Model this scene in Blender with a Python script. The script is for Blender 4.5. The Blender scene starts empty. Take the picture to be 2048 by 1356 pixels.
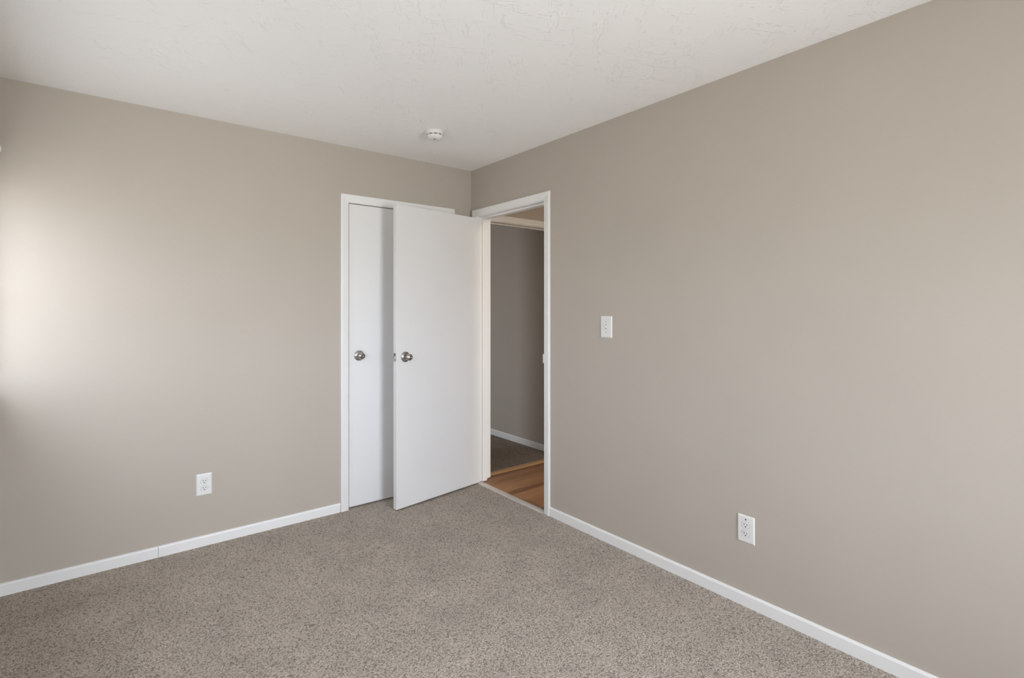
import bpy, bmesh, math, random
from mathutils import Vector, Matrix
random.seed(7)
sc = bpy.context.scene
COL = sc.collection
PI = math.pi

# ------------------------------------------------------------------ camera
cd = bpy.data.cameras.new('camera')
cam = bpy.data.objects.new('camera', cd)
COL.objects.link(cam)
cd.sensor_width = 36.0
cd.lens = 1032.92 / 2048 * 36
cd.shift_y = -(678 - 617.25) / 2048
cd.clip_start = 0.02
cam.location = (-2.2972, -3.3996, 1.351)
cam.rotation_euler = (PI / 2, 0, -math.radians(38.582))
sc.camera = cam

# ------------------------------------------------------------------ world, exposure
sc.view_settings.view_transform = 'Standard'
sc.view_settings.look = 'None'
sc.view_settings.gamma = 1.0
sc.view_settings.use_curve_mapping = False
sc.view_settings.exposure = 0.0
w = bpy.data.worlds.new('overcast_sky')
sc.world = w
w.use_nodes = True
nt = w.node_tree
nt.nodes.clear()
o = nt.nodes.new('ShaderNodeOutputWorld')
b = nt.nodes.new('ShaderNodeBackground')
tc = nt.nodes.new('ShaderNodeTexCoord')
sx = nt.nodes.new('ShaderNodeSeparateXYZ')
rp = nt.nodes.new('ShaderNodeValToRGB')
rp.color_ramp.elements[0].position = 0.47
rp.color_ramp.elements[0].color = (0.67, 0.68, 0.68, 1)     # ground glow, set bright to light the ceiling
rp.color_ramp.elements[1].position = 0.53
rp.color_ramp.elements[1].color = (0.915, 0.985, 1.10, 1)    # overcast sky
mr = nt.nodes.new('ShaderNodeMapRange')
mr.inputs['From Min'].default_value = -1
nt.links.new(tc.outputs['Generated'], sx.inputs[0])
nt.links.new(sx.outputs['Z'], mr.inputs['Value'])
nt.links.new(mr.outputs[0], rp.inputs[0])
nt.links.new(rp.outputs[0], b.inputs['Color'])
# the sky is brighter on the sunny side (beyond the rear window)
my = nt.nodes.new('ShaderNodeMapRange')
my.inputs['From Min'].default_value = 0.2
my.inputs['From Max'].default_value = 0.95
dt = nt.nodes.new('ShaderNodeVectorMath')
dt.operation = 'DOT_PRODUCT'
dt.inputs[1].default_value = (0.52, -0.85, 0.0)
nt.links.new(tc.outputs['Generated'], dt.inputs[0])
my.inputs['To Min'].default_value = 8.9
my.inputs['To Max'].default_value = 46.0
nt.links.new(dt.outputs['Value'], my.inputs['Value'])
nt.links.new(my.outputs[0], b.inputs['Strength'])
nt.links.new(b.outputs[0], o.inputs['Surface'])
sc.cycles.max_bounces = 14
sc.cycles.diffuse_bounces = 10
sc.cycles.sample_clamp_indirect = 6.0
sc.cycles.caustics_reflective = False

# window openings: (axis, plane, a0, a1, z0, z1)
W_SIDE = (-1.25, -0.11, 0.98, 1.93)      # y0, y1, z0, z1 on the left wall
W_SIDE2 = (-3.00, -1.90, 1.00, 1.82)    # a second one further back
W_REAR = (-1.42, -0.50, 0.65, 1.88)      # x0, x1, z0, z1 on the rear wall
W_FAR = (1.28, 2.45, 0.50, 2.25)         # y0, y1 on the left wall of the bedroom beyond
XL, YR, H = -2.72, -4.60, 2.44           # left wall, rear wall, ceiling height
TH = 0.12


def portal(loc, rot, sx_, sy_):
    l = bpy.data.lights.new('window_portal', 'AREA')
    l.shape = 'RECTANGLE'
    l.size, l.size_y = sx_, sy_
    l.cycles.is_portal = True
    ob = bpy.data.objects.new('window_portal', l)
    COL.objects.link(ob)
    ob.location = loc
    ob.rotation_euler = rot


portal((XL - TH - .01, (W_SIDE[0] + W_SIDE[1]) / 2, (W_SIDE[2] + W_SIDE[3]) / 2), (0, -PI / 2, 0), W_SIDE[3] - W_SIDE[2], W_SIDE[1] - W_SIDE[0])
portal((XL - TH - .01, (W_SIDE2[0] + W_SIDE2[1]) / 2, (W_SIDE2[2] + W_SIDE2[3]) / 2), (0, -PI / 2, 0), W_SIDE2[3] - W_SIDE2[2], W_SIDE2[1] - W_SIDE2[0])
portal(((W_REAR[0] + W_REAR[1]) / 2, YR - TH - .01, (W_REAR[2] + W_REAR[3]) / 2), (PI / 2, 0, 0), W_REAR[1] - W_REAR[0], W_REAR[3] - W_REAR[2])
portal((XL - TH - .01, (W_FAR[0] + W_FAR[1]) / 2, (W_FAR[2] + W_FAR[3]) / 2), (0, -PI / 2, 0), W_FAR[3] - W_FAR[2], W_FAR[1] - W_FAR[0])


# ------------------------------------------------------------------ materials
def mat(name, col, rough=0.5, metal=0.0, spec=0.5):
    m = bpy.data.materials.new(name)
    m.use_nodes = True
    p = m.node_tree.nodes['Principled BSDF']
    p.inputs['Base Color'].default_value = (*col, 1)
    p.inputs['Roughness'].default_value = rough
    p.inputs['Metallic'].default_value = metal
    p.inputs['Specular IOR Level'].default_value = spec
    return m, m.node_tree, p


def N(t, kind, **kw):
    n = t.nodes.new(kind)
    for k, v in kw.items():
        if k in n.inputs:
            n.inputs[k].default_value = v
        else:
            setattr(n, k, v)
    return n


def obj_coord(t):
    return N(t, 'ShaderNodeTexCoord').outputs['Object']


def add_bump(t, p, height, strength, dist):
    bn = N(t, 'ShaderNodeBump', Strength=strength, Distance=dist)
    t.links.new(height, bn.inputs['Height'])
    t.links.new(bn.outputs[0], p.inputs['Normal'])


def noisy(name, col, rough, scale, strength, dist, amount=.03, spec=.5):
    m, t, p = mat(name, col, rough, spec=spec)
    c = obj_coord(t)
    n = N(t, 'ShaderNodeTexNoise', Scale=scale, Detail=4.0)
    t.links.new(c, n.inputs['Vector'])
    add_bump(t, p, n.outputs['Fac'], strength, dist)
    n2 = N(t, 'ShaderNodeTexNoise', Scale=2.5, Detail=2.0)
    t.links.new(c, n2.inputs['Vector'])
    r = N(t, 'ShaderNodeValToRGB')
    r.color_ramp.elements[0].position = .3
    r.color_ramp.elements[1].position = .7
    r.color_ramp.elements[0].color = (*[v * (1 - amount) for v in col], 1)
    r.color_ramp.elements[1].color = (*[min(1, v * (1 + amount)) for v in col], 1)
    t.links.new(n2.outputs['Fac'], r.inputs[0])
    t.links.new(r.outputs[0], p.inputs['Base Color'])
    return m


M_WALL = noisy('taupe_wall_paint', (0.455, 0.411, 0.357), .62, 160, .12, .002, .012, .3)
M_WHITE = noisy('white_trim_paint', (0.80, 0.80, 0.79), .38, 60, .06, .001, .012)
M_DOOR = noisy('white_door_paint', (0.76, 0.76, 0.755), .42, 90, .05, .001, .012)
M_PLASTIC = mat('white_plastic', (0.74, 0.74, 0.725), .3)[0]
M_DARK = mat('dark_slot', (0.02, 0.02, 0.02), .6)[0]
M_DARKSCREW = mat('dark_screw', (0.07, 0.065, 0.06), .5, .5)[0]
M_NICKEL, _t, _p = mat('brushed_nickel', (0.50, 0.475, 0.45), .22, 1.0)
_c = obj_coord(_t)
_mp = N(_t, 'ShaderNodeMapping')
_mp.inputs['Scale'].default_value = (1, 1, 1)
_n = N(_t, 'ShaderNodeTexNoise', Scale=420.0, Detail=2.0)
_t.links.new(_c, _n.inputs['Vector'])
add_bump(_t, _p, _n.outputs['Fac'], .08, .001)
M_METALSTRIP = noisy('pale_metal_strip', (0.50, 0.475, 0.43), .45, 30, .05, .001, .05)


def ceiling_mat():
    m, t, p = mat('stomped_ceiling_paint', (0.90, 0.90, 0.895), .75, spec=.25)
    c = obj_coord(t)
    # short dabbed plaster strokes in scattered patches, two directions
    def strokes(angle, off, patch):
        mp = N(t, 'ShaderNodeMapping')
        mp.inputs['Rotation'].default_value = (0, 0, math.radians(angle))
        t.links.new(c, mp.inputs['Vector'])
        m2 = N(t, 'ShaderNodeMapping')
        m2.inputs['Scale'].default_value = (1, 4.2, 1)
        m2.inputs['Location'].default_value = (off, off, 0)
        t.links.new(mp.outputs[0], m2.inputs['Vector'])
        n = N(t, 'ShaderNodeTexNoise', Scale=24.0, Detail=2.0, Roughness=.5, Distortion=.5)
        t.links.new(m2.outputs[0], n.inputs['Vector'])
        r = N(t, 'ShaderNodeValToRGB')
        r.color_ramp.elements[0].position = .60
        r.color_ramp.elements[1].position = .66
        t.links.new(n.outputs['Fac'], r.inputs[0])
        mk = N(t, 'ShaderNodeTexNoise', Scale=patch, Detail=2.0)
        t.links.new(m2.outputs[0], mk.inputs['Vector'])
        r2 = N(t, 'ShaderNodeValToRGB')
        r2.color_ramp.elements[0].position = .50
        r2.color_ramp.elements[1].position = .60
        t.links.new(mk.outputs['Fac'], r2.inputs[0])
        mu_ = N(t, 'ShaderNodeMath', operation='MULTIPLY')
        t.links.new(r.outputs[0], mu_.inputs[0])
        t.links.new(r2.outputs[0], mu_.inputs[1])
        return mu_
    sa, sb = strokes(25, 0.0, 3.2), strokes(-50, 7.3, 3.8)
    mu = N(t, 'ShaderNodeMath', operation='MAXIMUM')
    t.links.new(sa.outputs[0], mu.inputs[0])
    t.links.new(sb.outputs[0], mu.inputs[1])
    f = N(t, 'ShaderNodeTexNoise', Scale=70.0, Detail=3.0)
    t.links.new(c, f.inputs['Vector'])
    ad = N(t, 'ShaderNodeMath', operation='MULTIPLY_ADD')
    ad.inputs[1].default_value = .10
    t.links.new(f.outputs['Fac'], ad.inputs[0])
    t.links.new(mu.outputs[0], ad.inputs[2])
    add_bump(t, p, ad.outputs[0], .52, .004)
    return m


M_CEIL = ceiling_mat()


def carpet_mat(name, dark, mid, light):
    m, t, p = mat(name, mid, .95, spec=.1)
    c = obj_coord(t)
    # warped, slightly drawn out cells stand for the twisted tufts
    wv = N(t, 'ShaderNodeTexNoise', Scale=75.0, Detail=2.0)
    t.links.new(c, wv.inputs['Vector'])
    mx = N(t, 'ShaderNodeMix', data_type='VECTOR')
    mx.inputs[0].default_value = .012
    t.links.new(c, mx.inputs[4])
    t.links.new(wv.outputs['Color'], mx.inputs[5])
    vo = N(t, 'ShaderNodeTexVoronoi', Scale=160.0, Randomness=1.0)
    t.links.new(mx.outputs[1], vo.inputs['Vector'])
    inv = N(t, 'ShaderNodeMath', operation='SUBTRACT')
    inv.inputs[0].default_value = 1.0
    t.links.new(vo.outputs['Distance'], inv.inputs[1])
    fine = N(t, 'ShaderNodeTexNoise', Scale=210.0, Detail=2.0)
    t.links.new(mx.outputs[1], fine.inputs['Vector'])
    sc_ = N(t, 'ShaderNodeSeparateColor')
    t.links.new(vo.outputs['Color'], sc_.inputs[0])
    n0 = N(t, 'ShaderNodeMath', operation='MULTIPLY_ADD')          # height + cell tone
    n0.inputs[1].default_value = .22
    t.links.new(sc_.outputs[0], n0.inputs[0])
    t.links.new(inv.outputs[0], n0.inputs[2])
    n = N(t, 'ShaderNodeMath', operation='MULTIPLY_ADD')
    n.inputs[1].default_value = .9
    t.links.new(fine.outputs['Fac'], n.inputs[0])
    t.links.new(n0.outputs[0], n.inputs[2])
    nn = N(t, 'ShaderNodeMapRange')
    nn.inputs['From Min'].default_value = .65
    nn.inputs['From Max'].default_value = 1.55
    t.links.new(n.outputs[0], nn.inputs['Value'])
    big = N(t, 'ShaderNodeTexNoise', Scale=5.0, Detail=4.0, Roughness=.6)
    t.links.new(c, big.inputs['Vector'])
    r = N(t, 'ShaderNodeValToRGB')
    e = r.color_ramp.elements
    e[0].position, e[0].color = .02, (*dark, 1)  # dark end paints the shade between tufts
    e[1].position, e[1].color = .92, (*light, 1)
    k = e.new(.44)
    k.color = (*mid, 1)
    t.links.new(nn.outputs[0], r.inputs[0])
    # broad patches where the pile has been trodden the other way
    hs = N(t, 'ShaderNodeHueSaturation')
    mr_ = N(t, 'ShaderNodeMapRange')
    mr_.inputs['From Min'].default_value = .35
    mr_.inputs['From Max'].default_value = .65
    mr_.inputs['To Min'].default_value = .92
    mr_.inputs['To Max'].default_value = 1.08
    t.links.new(big.outputs['Fac'], mr_.inputs['Value'])
    t.links.new(mr_.outputs[0], hs.inputs['Value'])
    t.links.new(r.outputs[0], hs.inputs['Color'])
    t.links.new(hs.outputs[0], p.inputs['Base Color'])
    add_bump(t, p, nn.outputs[0], .9, .006)
    p.inputs['Sheen Weight'].default_value = .15
    return m


M_CARPET = carpet_mat('taupe_twist_carpet', (0.19, 0.155, 0.125), (0.458, 0.397, 0.332), (0.65, 0.57, 0.482))
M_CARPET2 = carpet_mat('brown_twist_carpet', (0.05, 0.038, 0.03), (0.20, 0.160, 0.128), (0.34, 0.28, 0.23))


def wood_mat():
    m, t, p = mat('brown_laminate_planks', (0.2, 0.1, 0.05), .38, spec=.4)
    c = obj_coord(t)
    br = N(t, 'ShaderNodeTexBrick', Scale=1.0)
    br.offset = .37
    br.inputs['Brick Width'].default_value = .9
    br.inputs['Row Height'].default_value = .065
    br.inputs['Mortar Size'].default_value = .0006
    br.inputs['Color1'].default_value = (.20, .095, .042, 1)
    br.inputs['Color2'].default_value = (.36, .19, .095, 1)
    br.inputs['Mortar'].default_value = (.18, .085, .038, 1)
    t.links.new(c, br.inputs['Vector'])
    mp = N(t, 'ShaderNodeMapping')
    mp.inputs['Scale'].default_value = (2.2, 28, 1)
    t.links.new(c, mp.inputs['Vector'])
    n = N(t, 'ShaderNodeTexNoise', Scale=2.0, Detail=6.0, Roughness=.6)
    t.links.new(mp.outputs[0], n.inputs['Vector'])
    r = N(t, 'ShaderNodeValToRGB')
    r.color_ramp.elements[0].position = .3
    r.color_ramp.elements[1].position = .7
    r.color_ramp.elements[0].color = (.62, .60, .58, 1)
    r.color_ramp.elements[1].color = (1.15, 1.15, 1.15, 1)
    t.links.new(n.outputs['Fac'], r.inputs[0])
    mx = N(t, 'ShaderNodeMix', data_type='RGBA', blend_type='MULTIPLY')
    mx.inputs[0].default_value = 1
    t.links.new(br.outputs['Color'], mx.inputs[6])
    t.links.new(r.outputs[0], mx.inputs[7])
    t.links.new(mx.outputs[2], p.inputs['Base Color'])
    return m


M_WOOD = wood_mat()
M_GOLDWOOD = noisy('light_oak_strip', (0.42, 0.25, 0.12), .4, 40, .05, .001, .1)
M_GLASS = bpy.data.materials.new('window_glass')
M_GLASS.use_nodes = True
_t = M_GLASS.node_tree
_t.nodes.clear()
_o = N(_t, 'ShaderNodeOutputMaterial')
_m = N(_t, 'ShaderNodeMixShader', Fac=.06)
_a = N(_t, 'ShaderNodeBsdfTransparent')
_b = N(_t, 'ShaderNodeBsdfGlossy', Roughness=.02)
_t.links.new(_a.outputs[0], _m.inputs[1])
_t.links.new(_b.outputs[0], _m.inputs[2])
_t.links.new(_m.outputs[0], _o.inputs[0])


# ------------------------------------------------------------------ helpers
def link(name, bm, m, parent=None, smooth=False, bevel=0):
    me = bpy.data.meshes.new(name)
    bmesh.ops.recalc_face_normals(bm, faces=bm.faces)
    bm.to_mesh(me)
    bm.free()
    for k in (m if isinstance(m, (list, tuple)) else [m]):
        me.materials.append(k)
    if smooth:
        for p in me.polygons:
            p.use_smooth = True
    ob = bpy.data.objects.new(name, me)
    COL.objects.link(ob)
    if parent:
        ob.parent = parent
    if bevel:
        md = ob.modifiers.new('bevel', 'BEVEL')
        md.width = bevel
        md.segments = 3
        md.limit_method = 'ANGLE'
    return ob


def box(bm, x0, x1, y0, y1, z0, z1, mi=0):
    v = [bm.verts.new((x, y, z)) for x in (x0, x1) for y in (y0, y1) for z in (z0, z1)]
    for f in ((0, 1, 3, 2), (4, 6, 7, 5), (0, 4, 5, 1), (2, 3, 7, 6), (0, 2, 6, 4), (1, 5, 7, 3)):
        fc = bm.faces.new([v[i] for i in f])
        fc.material_index = mi


def boxes(*bs):
    bm = bmesh.new()
    for q in bs:
        box(bm, *q)
    return bm


def lathe(bm, prof, M=Matrix(), seg=48, mi=0):
    """revolve (r, h) points round local Z; M places it"""
    rings = []
    for r, h in prof:
        if r < 1e-6:
            rings.append([bm.verts.new(M @ Vector((0, 0, h)))])
        else:
            rings.append([bm.verts.new(M @ Vector((r * math.cos(2 * PI * k / seg), r * math.sin(2 * PI * k / seg), h))) for k in range(seg)])
    for a, c in zip(rings, rings[1:]):
        for k in range(seg):
            k2 = (k + 1) % seg
            if len(a) == 1 and len(c) == 1:
                continue
            if len(a) == 1:
                f = bm.faces.new((a[0], c[k], c[k2]))
            elif len(c) == 1:
                f = bm.faces.new((a[k], c[0], a[k2]))
            else:
                f = bm.faces.new((a[k], c[k], c[k2], a[k2]))
            f.material_index = mi
    return bm


def prism(bm, pts, h0, h1, M=Matrix(), mi=0):
    a = [bm.verts.new(M @ Vector((x, y, h0))) for x, y in pts]
    c = [bm.verts.new(M @ Vector((x, y, h1))) for x, y in pts]
    n = len(pts)
    for f in [bm.faces.new(a), bm.faces.new(c)] + [bm.faces.new((a[i], a[(i + 1) % n], c[(i + 1) % n], c[i])) for i in range(n)]:
        f.material_index = mi


def tag(o, label=None, cat=None, group=None, kind=None):
    if label: o['label'] = label
    if cat: o['category'] = cat
    if group: o['group'] = group
    if kind: o['kind'] = kind
    return o


def struct(name, bm, m, label, cat, **kw):
    return tag(link(name, bm, m, **kw), label, cat, kind='structure')


def empty(name, loc=(0, 0, 0), rz=0):
    e = bpy.data.objects.new(name, None)
    e.empty_display_size = .1
    COL.objects.link(e)
    e.location = loc
    e.rotation_euler = (0, 0, rz)
    return e


# ------------------------------------------------------------------ room shell
DY0, DY1 = -0.865, -0.090      # bedroom doorway in the right wall (jamb faces)
DZ = 2.063                     # underside of the head jambs
CX0, CX1 = -0.993, -0.213      # closet doorway in wall A
HX0, HX1 = 0.18, 0.945         # doorway at the end of the hall
JT = .018                      # jamb board thickness
XR = 1.0                       # hall's and far bedroom's right wall
YF = 3.3                       # far bedroom's far wall

# back wall (Y = 0 plane), with closet and hall doorway openings
a0, a1, b0, b1 = CX0 - JT, CX1 + JT, HX0 - JT, HX1 + JT
zt = DZ + JT
struct('wall_back', boxes((XL - TH, a0, 0, TH, 0, H), (a0, a1, 0, TH, zt, H), (a1, b0, 0, TH, 0, H),
                          (b0, b1, 0, TH, zt, H), (b1, XR, 0, TH, 0, H)), M_WALL,
       'smooth taupe painted wall on the left holding the closet door', 'wall')
# right wall (X = 0 plane)
a0, a1 = DY0 - JT, DY1 + JT
struct('wall_right', boxes((0, TH, YR - TH, a0, 0, H), (0, TH, a0, a1, zt, H), (0, TH, a1, 0, 0, H)), M_WALL,
       'smooth taupe painted wall on the right with the open doorway', 'wall')


def wall_x(name, x0, x1, ya, yb, wins, lab):
    bs, y = [], ya
    for y0, y1, z0, z1 in sorted(wins):
        bs += [(x0, x1, y, y0, 0, H), (x0, x1, y0, y1, 0, z0), (x0, x1, y0, y1, z1, H)]
        y = y1
    bs.append((x0, x1, y, yb, 0, H))
    return struct(name, boxes(*bs), M_WALL, lab, 'wall')


wall_x('wall_left', XL - TH, XL, YR - TH, 0, [W_SIDE, W_SIDE2], 'taupe wall with two windows beyond the left edge of the view')
x0, x1, z0, z1 = W_REAR
struct('wall_rear', boxes((XL, x0, YR - TH, YR, 0, H), (x1, 0, YR - TH, YR, 0, H), (x0, x1, YR - TH, YR, 0, z0), (x0, x1, YR - TH, YR, z1, H)),
       M_WALL, 'taupe wall with a window behind the viewer', 'wall')
# hall and far bedroom
struct('wall_hall', boxes((XR, XR + TH, YR - TH, YF + TH, 0, H)), M_WALL,
       'taupe wall seen through the two doorways, half in shade', 'wall')
struct('wall_hall_end', boxes((TH, XR, YR - TH, YR, 0, H)), M_WALL, 'taupe wall closing the far end of the hall', 'wall')
wall_x('wall_far_left', XL - TH, XL, TH, YF + TH, [W_FAR], 'taupe left wall of the bedroom beyond the hall')
struct('wall_far_back', boxes((XL, XR, YF, YF + TH, 0, H)), M_WALL, 'taupe end wall of the bedroom beyond the hall', 'wall')
struct('wall_closet', boxes((-1.25, .12, .72, .80, 0, H), (-1.25, -1.17, TH, .72, 0, H), (.04, .12, TH, .72, 0, H)), M_WALL,
       'taupe partition round the closet behind the back wall', 'wall')
struct('ceiling', boxes((XL - TH, XR + TH, YR - TH, YF + TH, H, H + .1)), M_CEIL,
       'white ceiling with faint stomped plaster texture', 'ceiling')
struct('floor', boxes((XL - TH, .015, YR - TH, 0.0, -.05, 0), (CX0 - JT, CX1 + JT, 0, .72, -.05, 0)), M_CARPET,
       'taupe twist pile carpet covering the bedroom floor', 'floor')
struct('floor_hall', boxes((.015, XR, YR - TH, .02, -.05, -.006)), M_WOOD,
       'brown wood plank floor of the hall seen through the doorway', 'floor')
struct('floor_far', boxes((.12, XR, .02, .80, -.05, 0), (XL, XR, .80, YF, -.05, 0), (XL, -1.25, TH, .8, -.05, 0)), M_CARPET2,
       'shaded carpet of the bedroom beyond the hall', 'floor')


# ------------------------------------------------------------------ baseboards
BP = [(0, 0), (.011, 0), (.011, .050), (.009, .055), (.005, .0575), (0, .0585)]   # (out, z)


def baseboard(name, p0, p1, out, lab, gaps=()):
    p0, p1, out = Vector(p0), Vector(p1), Vector(out)
    d = (p1 - p0).normalized()
    L = (p1 - p0).length
    cuts = [0] + list(gaps) + [L]
    bm = bmesh.new()
    for i in range(len(cuts) - 1):
        s0 = cuts[i] + (.0008 if i else 0)
        s1 = cuts[i + 1] - (.0008 if i < len(cuts) - 2 else 0)
        a = [bm.verts.new((*(p0 + d * s0 + out * u), z)) for u, z in BP]
        c = [bm.verts.new((*(p0 + d * s1 + out * u), z)) for u, z in BP]
        n = len(BP)
        bm.faces.new(a)
        bm.faces.new(c)
        for k in range(n):
            bm.faces.new((a[k], a[(k + 1) % n], c[(k + 1) % n], c[k]))
    return struct(name, bm, M_WHITE, lab, 'baseboard')


CW = .053            # casing width
baseboard('baseboard_back', (XL, 0), (CX0 - .003 - CW, 0), (0, -1), 'white baseboard along the foot of the left taupe wall', gaps=(-2.05 - XL,))
baseboard('baseboard_right', (0, YR), (0, DY0 - .003 - CW), (-1, 0), 'white baseboard along the foot of the right taupe wall')
baseboard('baseboard_left', (XL, YR), (XL, 0), (1, 0), 'white baseboard under the side window outside the view')
baseboard('baseboard_rear', (XL, YR), (0, YR), (0, 1), 'white baseboard behind the viewer')
baseboard('baseboard_hall', (XR, YR), (XR, -.02), (-1, 0), 'white baseboard along the hall')
baseboard('baseboard_far', (XR, TH), (XR, YF), (-1, 0), 'white baseboard of the bedroom beyond the hall')


# ------------------------------------------------------------------ door casings, jambs
CP = [(0, 0), (0, .007), (.004, .010), (.018, .0115), (.040, .015), (.049, .015), (CW, .012), (CW, 0)]   # (across from inner edge, out)


def casing(bm, i0, i1, zt_, fr, zb=0.0):
    """three mitred sides round an opening; fr maps (along, out, z) to the world"""
    st = [(i0, zb, -1, 0), (i0, zt_, -1, 1), (i1, zt_, 1, 1), (i1, zb, 1, 0)]
    rings = []
    for a, z, ux, uz in st:
        rings.append([bm.verts.new(fr(a + ux * u, v, z + uz * u)) for u, v in CP])
    n = len(CP)
    for r, s in zip(rings, rings[1:]):
        for k in range(n):
            bm.faces.new((r[k], r[(k + 1) % n], s[(k + 1) % n], s[k]))
    bm.faces.new(rings[0])
    bm.faces.new(rings[-1])


def jamb(bm, i0, i1, zt_, fr, stop_out, zb=0.0):
    """jamb boards through the wall plus the door stop; out < 0 is into the wall"""
    def q(a0_, a1_, o0, o1, z0_, z1_):
        vs = [fr(a, o_, z) for a in (a0_, a1_) for o_ in (o0, o1) for z in (z0_, z1_)]
        v = [bm.verts.new(x) for x in vs]
        for f in ((0, 1, 3, 2), (4, 6, 7, 5), (0, 4, 5, 1), (2, 3, 7, 6), (0, 2, 6, 4), (1, 5, 7, 3)):
            bm.faces.new([v[i] for i in f])
    s0, s1 = stop_out
    q(i0 - JT, i0, -TH, 0, zb, zt_ + JT)
    q(i1, i1 + JT, s1, 0, zb, zt_ + JT)
    q(i1, i1 + JT, -TH, s1, zb + .014, zt_ + JT)      # cut short over the hall floor
    q(i0, i1, -TH, 0, zt_, zt_ + JT)
    q(i0, i0 + .011, s1, s0, zb, zt_ - .011)
    q(i1 - .011, i1, s1, s0, zb, zt_ - .011)
    q(i0, i1, s1, s0, zt_ - .011, zt_)


# bedroom doorway, right wall: along = y, out = -x
frR = lambda a, o_, z: (-o_, a, z)
frR2 = lambda a, o_, z: (TH + o_, a, z)
frB = lambda a, o_, z: (a, -o_, z)
bm = bmesh.new()
casing(bm, DY0 - .003, DY1 + .003, DZ + .004, frR)
casing(bm, DY0 - .003, DY1 + .003, DZ + .004, frR2, .014)
jamb(bm, DY0, DY1, DZ, frR, (-.040, -.084))
t1 = struct('trim_1', bm, M_WHITE, 'white painted casing and jamb of the open doorway', 'door frame')
bm = bmesh.new()
prism(bm, [(-.006, -.030), (.010, -.030), (.012, -.024), (.012, .024), (.010, .030), (-.006, .030)], 0, .0022,
      Matrix(((1, 0, 0, -.004), (0, 0, 1, DY0), (0, 1, 0, 1.022), (0, 0, 0, 1))))
box(bm, -.0130, -.0085, DY0 - .0006, DY0 + .0016, 1.022 - .028, 1.022 + .028)
# the lip that stands off the casing's inner edge
link('strike_plate', bm, M_WHITE, parent=t1, bevel=.0006)
# closet doorway
bm = bmesh.new()
casing(bm, CX0 + .0005, CX1 + .001, DZ + .002, frB)
jamb(bm, CX0, CX1, DZ, frB, (-.040, -.075))
struct('trim_2', bm, M_WHITE, 'white painted casing round the narrow closet door', 'door frame')
# doorway at the end of the hall
bm = bmesh.new()
casing(bm, HX0 + 0, HX1, DZ + .004, frB)
jamb(bm, HX0, HX1, DZ, frB, (-.045, -.080))
struct('trim_3', bm, M_WHITE, 'white casing of the second doorway across the hall', 'door frame')

# thresholds
bm = bmesh.new()
prof = [(-.026, 0), (-.024, .004), (-.012, .0075), (.004, .008), (.010, .006), (.014, .0065), (.020, .006), (.026, .001), (.026, -.006), (-.026, -.006)]
prism(bm, prof, DY0, DY1, Matrix(((1, 0, 0, .004), (0, 0, 1, 0), (0, 1, 0, 0), (0, 0, 0, 1))))
struct('trim_4', bm, M_METALSTRIP, 'pale grey threshold strip between bedroom carpet and wood floor', 'threshold')
bm = bmesh.new()
prof = [(-.030, -.006), (-.028, 0), (-.015, .005), (.015, .006), (.028, .002), (.030, -.006)]
prism(bm, prof, HX0, HX1, Matrix(((0, 0, 1, 0), (1, 0, 0, .015), (0, 1, 0, 0), (0, 0, 0, 1))))
struct('trim_5', bm, M_GOLDWOOD, 'light oak threshold strip between hall floor and far carpet', 'threshold')


# ------------------------------------------------------------------ doors
def knob_parts(parent, M, r_rose=.0355):
    """rosette and knob; M maps local +Z out of the door face"""
    bm = bmesh.new()
    lathe(bm, [(0, 0), (r_rose, 0), (r_rose, .003), (r_rose - .004, .0075), (.020, .010), (.014, .011), (0, .011)], M)
    ro = link('rosette', bm, M_NICKEL, parent, smooth=True)
    bm = bmesh.new()
    prof = [(0, .010), (.0125, .010), (.0115, .020), (.012, .030)]
    for k in range(0, 11):
        a = -60 + k * 14
        prof.append((.0240 * math.cos(math.radians(a)) ** .8 if a < 89 else 0, .046 + .0165 * math.sin(math.radians(a))))
    prof += [(.010, .0618), (.0035, .0622), (.003, .0612), (0, .0612)]
    lathe(bm, prof, M)
    kn = link('knob', bm, M_NICKEL, parent, smooth=True)
    return ro, kn


def hinge(parent, x, y, z):
    bm = bmesh.new()
    for k in range(3):
        lathe(bm, [(0, 0), (.0058, 0), (.0058, .0285), (0, .0285)], Matrix.Translation((x, y, z - .0445 + k * .0297)), 16)
    lathe(bm, [(0, 0), (.004, 0), (.0045, .003), (0, .005)], Matrix.Translation((x, y, z + .0445)), 16)
    return link('hinge', bm, M_WHITE, parent, smooth=True)


# closet door (closed), hinged on its right side
bm = boxes((CX0 + .0068, CX1 - .003, .004, .039, .012, DZ - .005))
d2 = tag(link('door_2', bm, M_DOOR, bevel=.0012), 'closed flat white closet door half hidden behind the open door', 'door', kind='structure')
knob_parts(d2, Matrix(((1, 0, 0, -.916), (0, 0, -1, .004), (0, 1, 0, 1.031), (0, 0, 0, 1))))

# bedroom door, standing open almost flat against the closet door
# local frame: x along the door from the hinge, +y = face towards the viewer, pin at the origin
LEAF, T0, T1, ZB, ZT = .765, .003, .038, .012, 2.047
ang = PI + math.radians(8.3)
bm = boxes((.004, LEAF, T0, T1, ZB, ZT))
d1 = link('door_1', bm, M_DOOR, bevel=.0014)
tag(d1, 'open flat white bedroom door swung in front of the closet', 'door', kind='structure')
d1.location = (-.006, DY1, 0)
d1.rotation_euler = (0, 0, ang)
KX, KZ = LEAF - .071, 1.026
knob_parts(d1, Matrix(((1, 0, 0, KX), (0, 0, 1, T1), (0, 1, 0, KZ), (0, 0, 0, 1))))
knob_parts(d1, Matrix(((1, 0, 0, KX), (0, 0, -1, T0), (0, 1, 0, KZ), (0, 0, 0, 1))))
bm = boxes((LEAF - .0002, LEAF + .0016, T0 + .005, T1 - .005, KZ - .028, KZ + .028))
link('latch_plate', bm, M_NICKEL, d1, bevel=.0006)
bm = bmesh.new()
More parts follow.
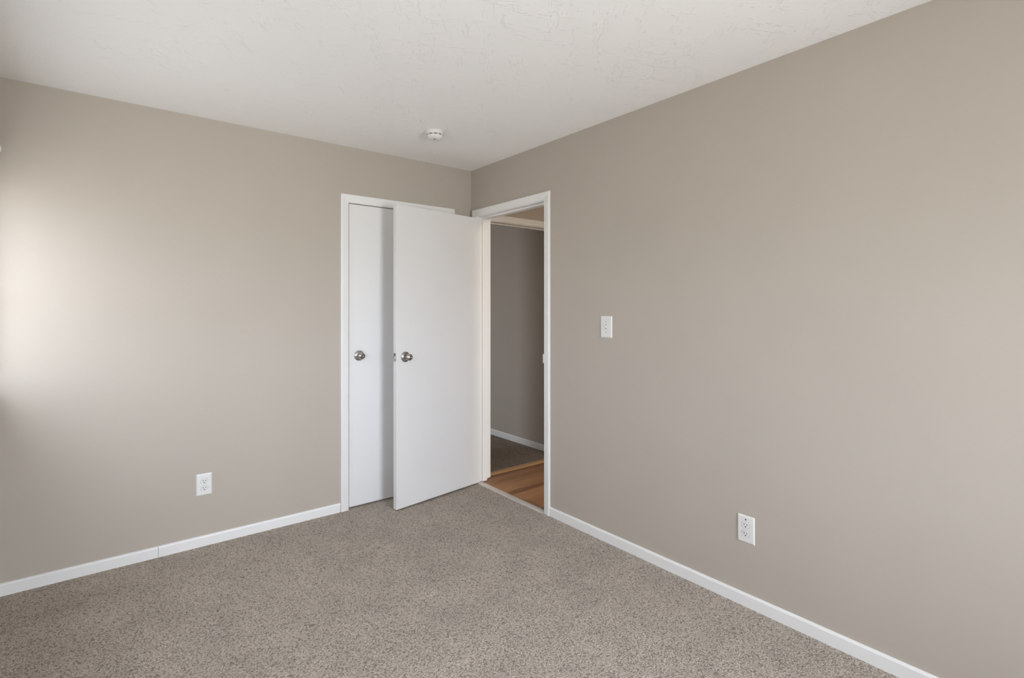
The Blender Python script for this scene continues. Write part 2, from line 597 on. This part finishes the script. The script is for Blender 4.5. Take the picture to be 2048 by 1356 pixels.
prism(bm, [(LEAF, .010), (LEAF + .011, .012), (LEAF + .012, .016), (LEAF + .004, .028), (LEAF, .029)], KZ - .0085, KZ + .0085)
link('latch_bolt', bm, M_NICKEL, d1, bevel=.001)
for z in (.25, 1.04, 1.83):
    hinge(d1, 0, 0, z)
    bm = boxes((.001, .0045, T0, T1 - .004, z - .044, z + .044))
    link('hinge_leaf', bm, M_WHITE, d1, bevel=.0004)


# ------------------------------------------------------------------ plates on the walls
def place(ob, fx):
    ob.matrix_world = fx
    return ob


def frame_back(x, z):      # local x = right, y = up, z = out of wall
    return Matrix(((1, 0, 0, x), (0, 0, -1, 0), (0, 1, 0, z), (0, 0, 0, 1)))


def frame_right(y, z):
    return Matrix(((0, 0, -1, 0), (-1, 0, 0, y), (0, 1, 0, z), (0, 0, 0, 1)))


def plate_mesh(w_, h_):
    bm = bmesh.new()
    lv = [(0, 0, 0), (0, .0015, 0), (.0035, .0052, 1), (.006, .0060, 1)]
    rings = []
    for ins, z, _ in lv:
        x, y = w_ / 2 - ins, h_ / 2 - ins
        rings.append([bm.verts.new(v) for v in ((-x, -y, z), (x, -y, z), (x, y, z), (-x, y, z))])
    for r, s in zip(rings, rings[1:]):
        for k in range(4):
            bm.faces.new((r[k], r[(k + 1) % 4], s[(k + 1) % 4], s[k]))
    bm.faces.new(rings[0])
    bm.faces.new(rings[-1])
    return bm


def socket_face(cy):
    """one rounded receptacle face with its slots and ground hole"""
    bm = bmesh.new()
    pts = []
    R = .0172
    for k in range(48):
        a = 2 * PI * k / 48
        pts.append((R * math.cos(a), cy + max(-.0142, min(.0142, R * math.sin(a)))))
    prism(bm, pts, .0055, .0078)
    for sx_, hh in ((-.0064, .0046), (.0064, .0038)):
        box(bm, sx_ - .0014, sx_ + .0014, cy + .003 - hh, cy + .003 + hh, .0070, .00798, 1)
    lathe(bm, [(0, .0070), (.0030, .0070), (.0030, .00800), (0, .00800)], Matrix.Translation((0, cy - .0078, 0)), 16, 1)
    return bm


def gap_shade(cy):
    """flat grey ring painting the shade in the gap round a receptacle"""
    bm = bmesh.new()
    R0, R1 = .0174, .0184
    a = [bm.verts.new((R0 * math.cos(2 * PI * k / 48), cy + max(-.0144, min(.0144, R0 * math.sin(2 * PI * k / 48))), .00604)) for k in range(48)]
    c = [bm.verts.new((R1 * math.cos(2 * PI * k / 48), cy + max(-.0152, min(.0152, R1 * math.sin(2 * PI * k / 48))), .00604)) for k in range(48)]
    for k in range(48):
        bm.faces.new((a[k], a[(k + 1) % 48], c[(k + 1) % 48], c[k]))
    return bm


M_GREY = mat('grey_gap', (0.30, 0.29, 0.28), .7)[0]


def outlet(fx, lab, screw_y, screw_m):
    e = empty('wall_outlet')
    tag(e, lab, 'outlet', 'white duplex outlets low on the taupe walls')
    link('face_plate', plate_mesh(.079, .123), M_PLASTIC, e, bevel=.0005)
    for cy in (.0195, -.0195):
        s = link('socket', socket_face(cy), [M_PLASTIC, M_DARK], e)
        link('socket_gap_shade', gap_shade(cy), M_GREY, s)
    if screw_y is not None:
        bm = bmesh.new()
        lathe(bm, [(0, .0058), (.0036, .0058), (.0034, .0068), (0, .0072)], Matrix.Translation((0, screw_y, 0)), 20)
        link('screw', bm, screw_m, e)
    return place(e, fx)


outlet(frame_back(-1.8325, .349), 'white duplex outlet low on the left wall', None, None)
outlet(frame_right(-2.2285, .349), 'white duplex outlet low on the right wall with a dark screw', .044, M_DARKSCREW)

e = empty('light_switch')
tag(e, 'white toggle light switch on the right wall beside the doorway', 'light switch')
link('face_plate', plate_mesh(.084, .126), M_PLASTIC, e, bevel=.0005)
bm = bmesh.new()
box(bm, -.0052, .0052, -.012, .012, .0055, .0066)
link('toggle_collar', bm, M_GREY, e)
bm = bmesh.new()
v = [bm.verts.new(p) for p in ((-.0046, -.009, .006), (.0046, -.009, .006), (.0046, .006, .006), (-.0046, .006, .006),
                               (-.0038, .003, .0185), (.0038, .003, .0185), (.0038, .0095, .017), (-.0038, .0095, .017))]
for f in ((0, 1, 2, 3), (4, 5, 6, 7), (0, 1, 5, 4), (1, 2, 6, 5), (2, 3, 7, 6), (3, 0, 4, 7)):
    bm.faces.new([v[i] for i in f])
link('toggle', bm, M_PLASTIC, e, bevel=.0008)
for sy_ in (.0302, -.0302):
    bm = bmesh.new()
    lathe(bm, [(0, .0058), (.0032, .0058), (.0030, .0066), (0, .0070)], Matrix.Translation((0, sy_, 0)), 20)
    link('screw', bm, M_GREY, e)
place(e, frame_right(-1.4005, 1.245))

# ------------------------------------------------------------------ smoke detector
e = empty('smoke_detector', (-.688, -.622, H))
tag(e, 'small round white smoke detector on the ceiling above the doors', 'smoke detector')
bm = bmesh.new()
lathe(bm, [(0, 0), (.053, 0), (.054, -.002), (.0535, -.010), (.0515, -.018), (.0500, -.0225), (.046, -.0235), (.046, -.0285), (0, -.0285)])
link('base', bm, M_PLASTIC, e, smooth=True)
bm = bmesh.new()
for k in range(10):           # short dark vents between ribs
    a0 = 2 * PI * (k + .10) / 10 + .19
    a1 = 2 * PI * (k + .90) / 10 + .19
    n = 6
    ang_ = [a0 + (a1 - a0) * q / n for q in range(n + 1)]
    for qa, qb in zip(ang_, ang_[1:]):
        f = [bm.verts.new((r * math.cos(q), r * math.sin(q), z)) for r, q, z in
             ((.0492, qa, -.0235), (.0492, qb, -.0235), (.0492, qb, -.0282), (.0492, qa, -.0282))]
        bm.faces.new(f)
link('vent_slots', bm, M_DARK, e)
bm = bmesh.new()
for k in range(10):
    a = 2 * PI * k / 10 + .19
    prism(bm, [(.046, -.005), (.0500, -.005), (.0500, .005), (.046, .005)], -.0290, -.0225, Matrix.Rotation(a, 4, 'Z'))
link('vent_rib', bm, M_PLASTIC, e)
bm = bmesh.new()
lathe(bm, [(0, -.0282), (.0495, -.0282), (.0503, -.0305), (.0490, -.0345), (.0460, -.0415), (.0390, -.0480), (.0200, -.0515), (0, -.0520)])
link('cover', bm, M_PLASTIC, e, smooth=True)
bm = bmesh.new()
lathe(bm, [(0, -.0510), (.0085, -.0510), (.0080, -.0532), (0, -.0536)], Matrix.Translation((-.008, -.012, .0004)), 24)
link('test_button', bm, M_GREY, e, smooth=True)

# ------------------------------------------------------------------ curtain rod above the side window
e = empty('curtain_rod', (XL, 0, 2.085))
tag(e, 'white curtain rod whose rounded end shows at the left edge', 'curtain rod')
Ry = Matrix.Rotation(-PI / 2, 4, 'X')       # local z -> +y
bm = bmesh.new()
RX = .045
lathe(bm, [(0, 0), (.009, 0), (.009, 1.20), (0, 1.20)], Matrix.Translation((RX, -1.32, 0)) @ Ry, 24)
link('rod', bm, M_WHITE, e, smooth=True)
for yy, s in ((-.12, 1), (-1.32, -1)):
    bm = bmesh.new()
    prof = [(0, -.004), (.013, -.004), (.013, .006), (.009, .010), (.014, .016), (.021, .026), (.0245, .038), (.022, .050), (.014, .062), (.006, .070), (0, .073)]
    lathe(bm, [(r, h * s) for r, h in prof], Matrix.Translation((RX, yy, 0)) @ Ry, 32)
    link('finial', bm, M_WHITE, e, smooth=True)
for yy in (-.19, -1.26):
    bm = boxes((0, .004, yy - .012, yy + .012, -.035, .035), (.004, RX, yy - .005, yy + .005, -.014, -.009), (RX - .012, RX + .012, yy - .006, yy + .006, -.014, -.009))
    link('bracket', bm, M_WHITE, e, bevel=.001)


# ------------------------------------------------------------------ windows (outside the view, they give the daylight)
def window(name, fr, a0_, a1_, z0_, z1_, lab, dimmed=False):
    """fr maps (along, out into room, z)"""
    def bars(name_, lst, m, parent=None, **k):
        bm_ = bmesh.new()
        for (p, q, o0, o1, za, zb) in lst:
            v_ = [bm_.verts.new(fr(a, o_, z)) for a in (p, q) for o_ in (o0, o1) for z in (za, zb)]
            for f_ in ((0, 1, 3, 2), (4, 6, 7, 5), (0, 4, 5, 1), (2, 3, 7, 6), (0, 2, 6, 4), (1, 5, 7, 3)):
                bm_.faces.new([v_[i] for i in f_])
        return link(name_, bm_, m, parent, **k)
    f_ = .035
    root = bars(name, [(a0_, a0_ + f_, -TH, -.02, z0_, z1_), (a1_ - f_, a1_, -TH, -.02, z0_, z1_),
                       (a0_ + f_, a1_ - f_, -TH, -.02, z0_, z0_ + f_), (a0_ + f_, a1_ - f_, -TH, -.02, z1_ - f_, z1_)], M_WHITE)
    tag(root, lab, 'window', kind='structure')
    zm = (z0_ + z1_) / 2
    bars('meeting_rail', [(a0_ + f_, a1_ - f_, -.09, -.05, zm - .018, zm + .018)], M_WHITE, root)
    bars('window_sill', [(a0_ - .03, a1_ + .03, -.02, .03, z0_ - .02, z0_)], M_WHITE, root)
    bars('pane', [(a0_ + f_, a1_ - f_, -.072, -.068, z0_ + f_, z1_ - f_)], M_GLASS, root)
    if dimmed:  # added sheet that cuts the daylight from this window
        bm_ = bmesh.new()
        bm_.faces.new([bm_.verts.new(fr(a, -.105, z)) for a, z in ((a0_ + f_, z0_ + f_), (a1_ - f_, z0_ + f_), (a1_ - f_, z1_ - f_), (a0_ + f_, z1_ - f_))])
        link('dimming_sheet', bm_, M_DIMMER, root)


M_DIMMER = M_GLASS.copy()  # semi-transparent dimmer, added to weaken the side light
M_DIMMER.name = 'dimming_sheet'
M_DIMMER.node_tree.nodes['Mix Shader'].inputs[0].default_value = .52
_d = N(M_DIMMER.node_tree, 'ShaderNodeBsdfDiffuse', Color=(.05, .05, .05, 1))
M_DIMMER.node_tree.links.new(_d.outputs[0], M_DIMMER.node_tree.nodes['Mix Shader'].inputs[2])
window('window_1', lambda a, o_, z: (XL + o_, a, z), *W_SIDE, 'side window just beyond the left edge of the view', dimmed=True)
window('window_4', lambda a, o_, z: (XL + o_, a, z), *W_SIDE2, 'second side window, level with the viewer')
window('window_2', lambda a, o_, z: (a, YR + o_, z), *W_REAR, 'window in the wall behind the viewer')
window('window_3', lambda a, o_, z: (XL + o_, a, z), *W_FAR, 'window of the bedroom beyond the hall')


# ------------------------------------------------------------------ unseen lamp added to light the hall
e = empty('hall_fill_lamp', (.56, -2.70, H))
tag(e, 'unseen frosted round lamp added to light the hall', 'ceiling lamp')
bm = bmesh.new()
lathe(bm, [(0, 0), (.15, 0), (.15, -.025), (.14, -.03), (0, -.03)])
link('lamp_base', bm, M_WHITE, e, smooth=True)
M_LAMP, _t, _p = mat('lit_frosted_glass', (.9, .9, .85), .4)
_p.inputs['Emission Color'].default_value = (1.0, .88, .74, 1)
_p.inputs['Emission Strength'].default_value = 190.0
bm = bmesh.new()
lathe(bm, [(.138, -.0305), (.135, -.05), (.115, -.075), (.08, -.095), (.04, -.105), (0, -.108)])
link('lamp_shade', bm, M_LAMP, e, smooth=True)
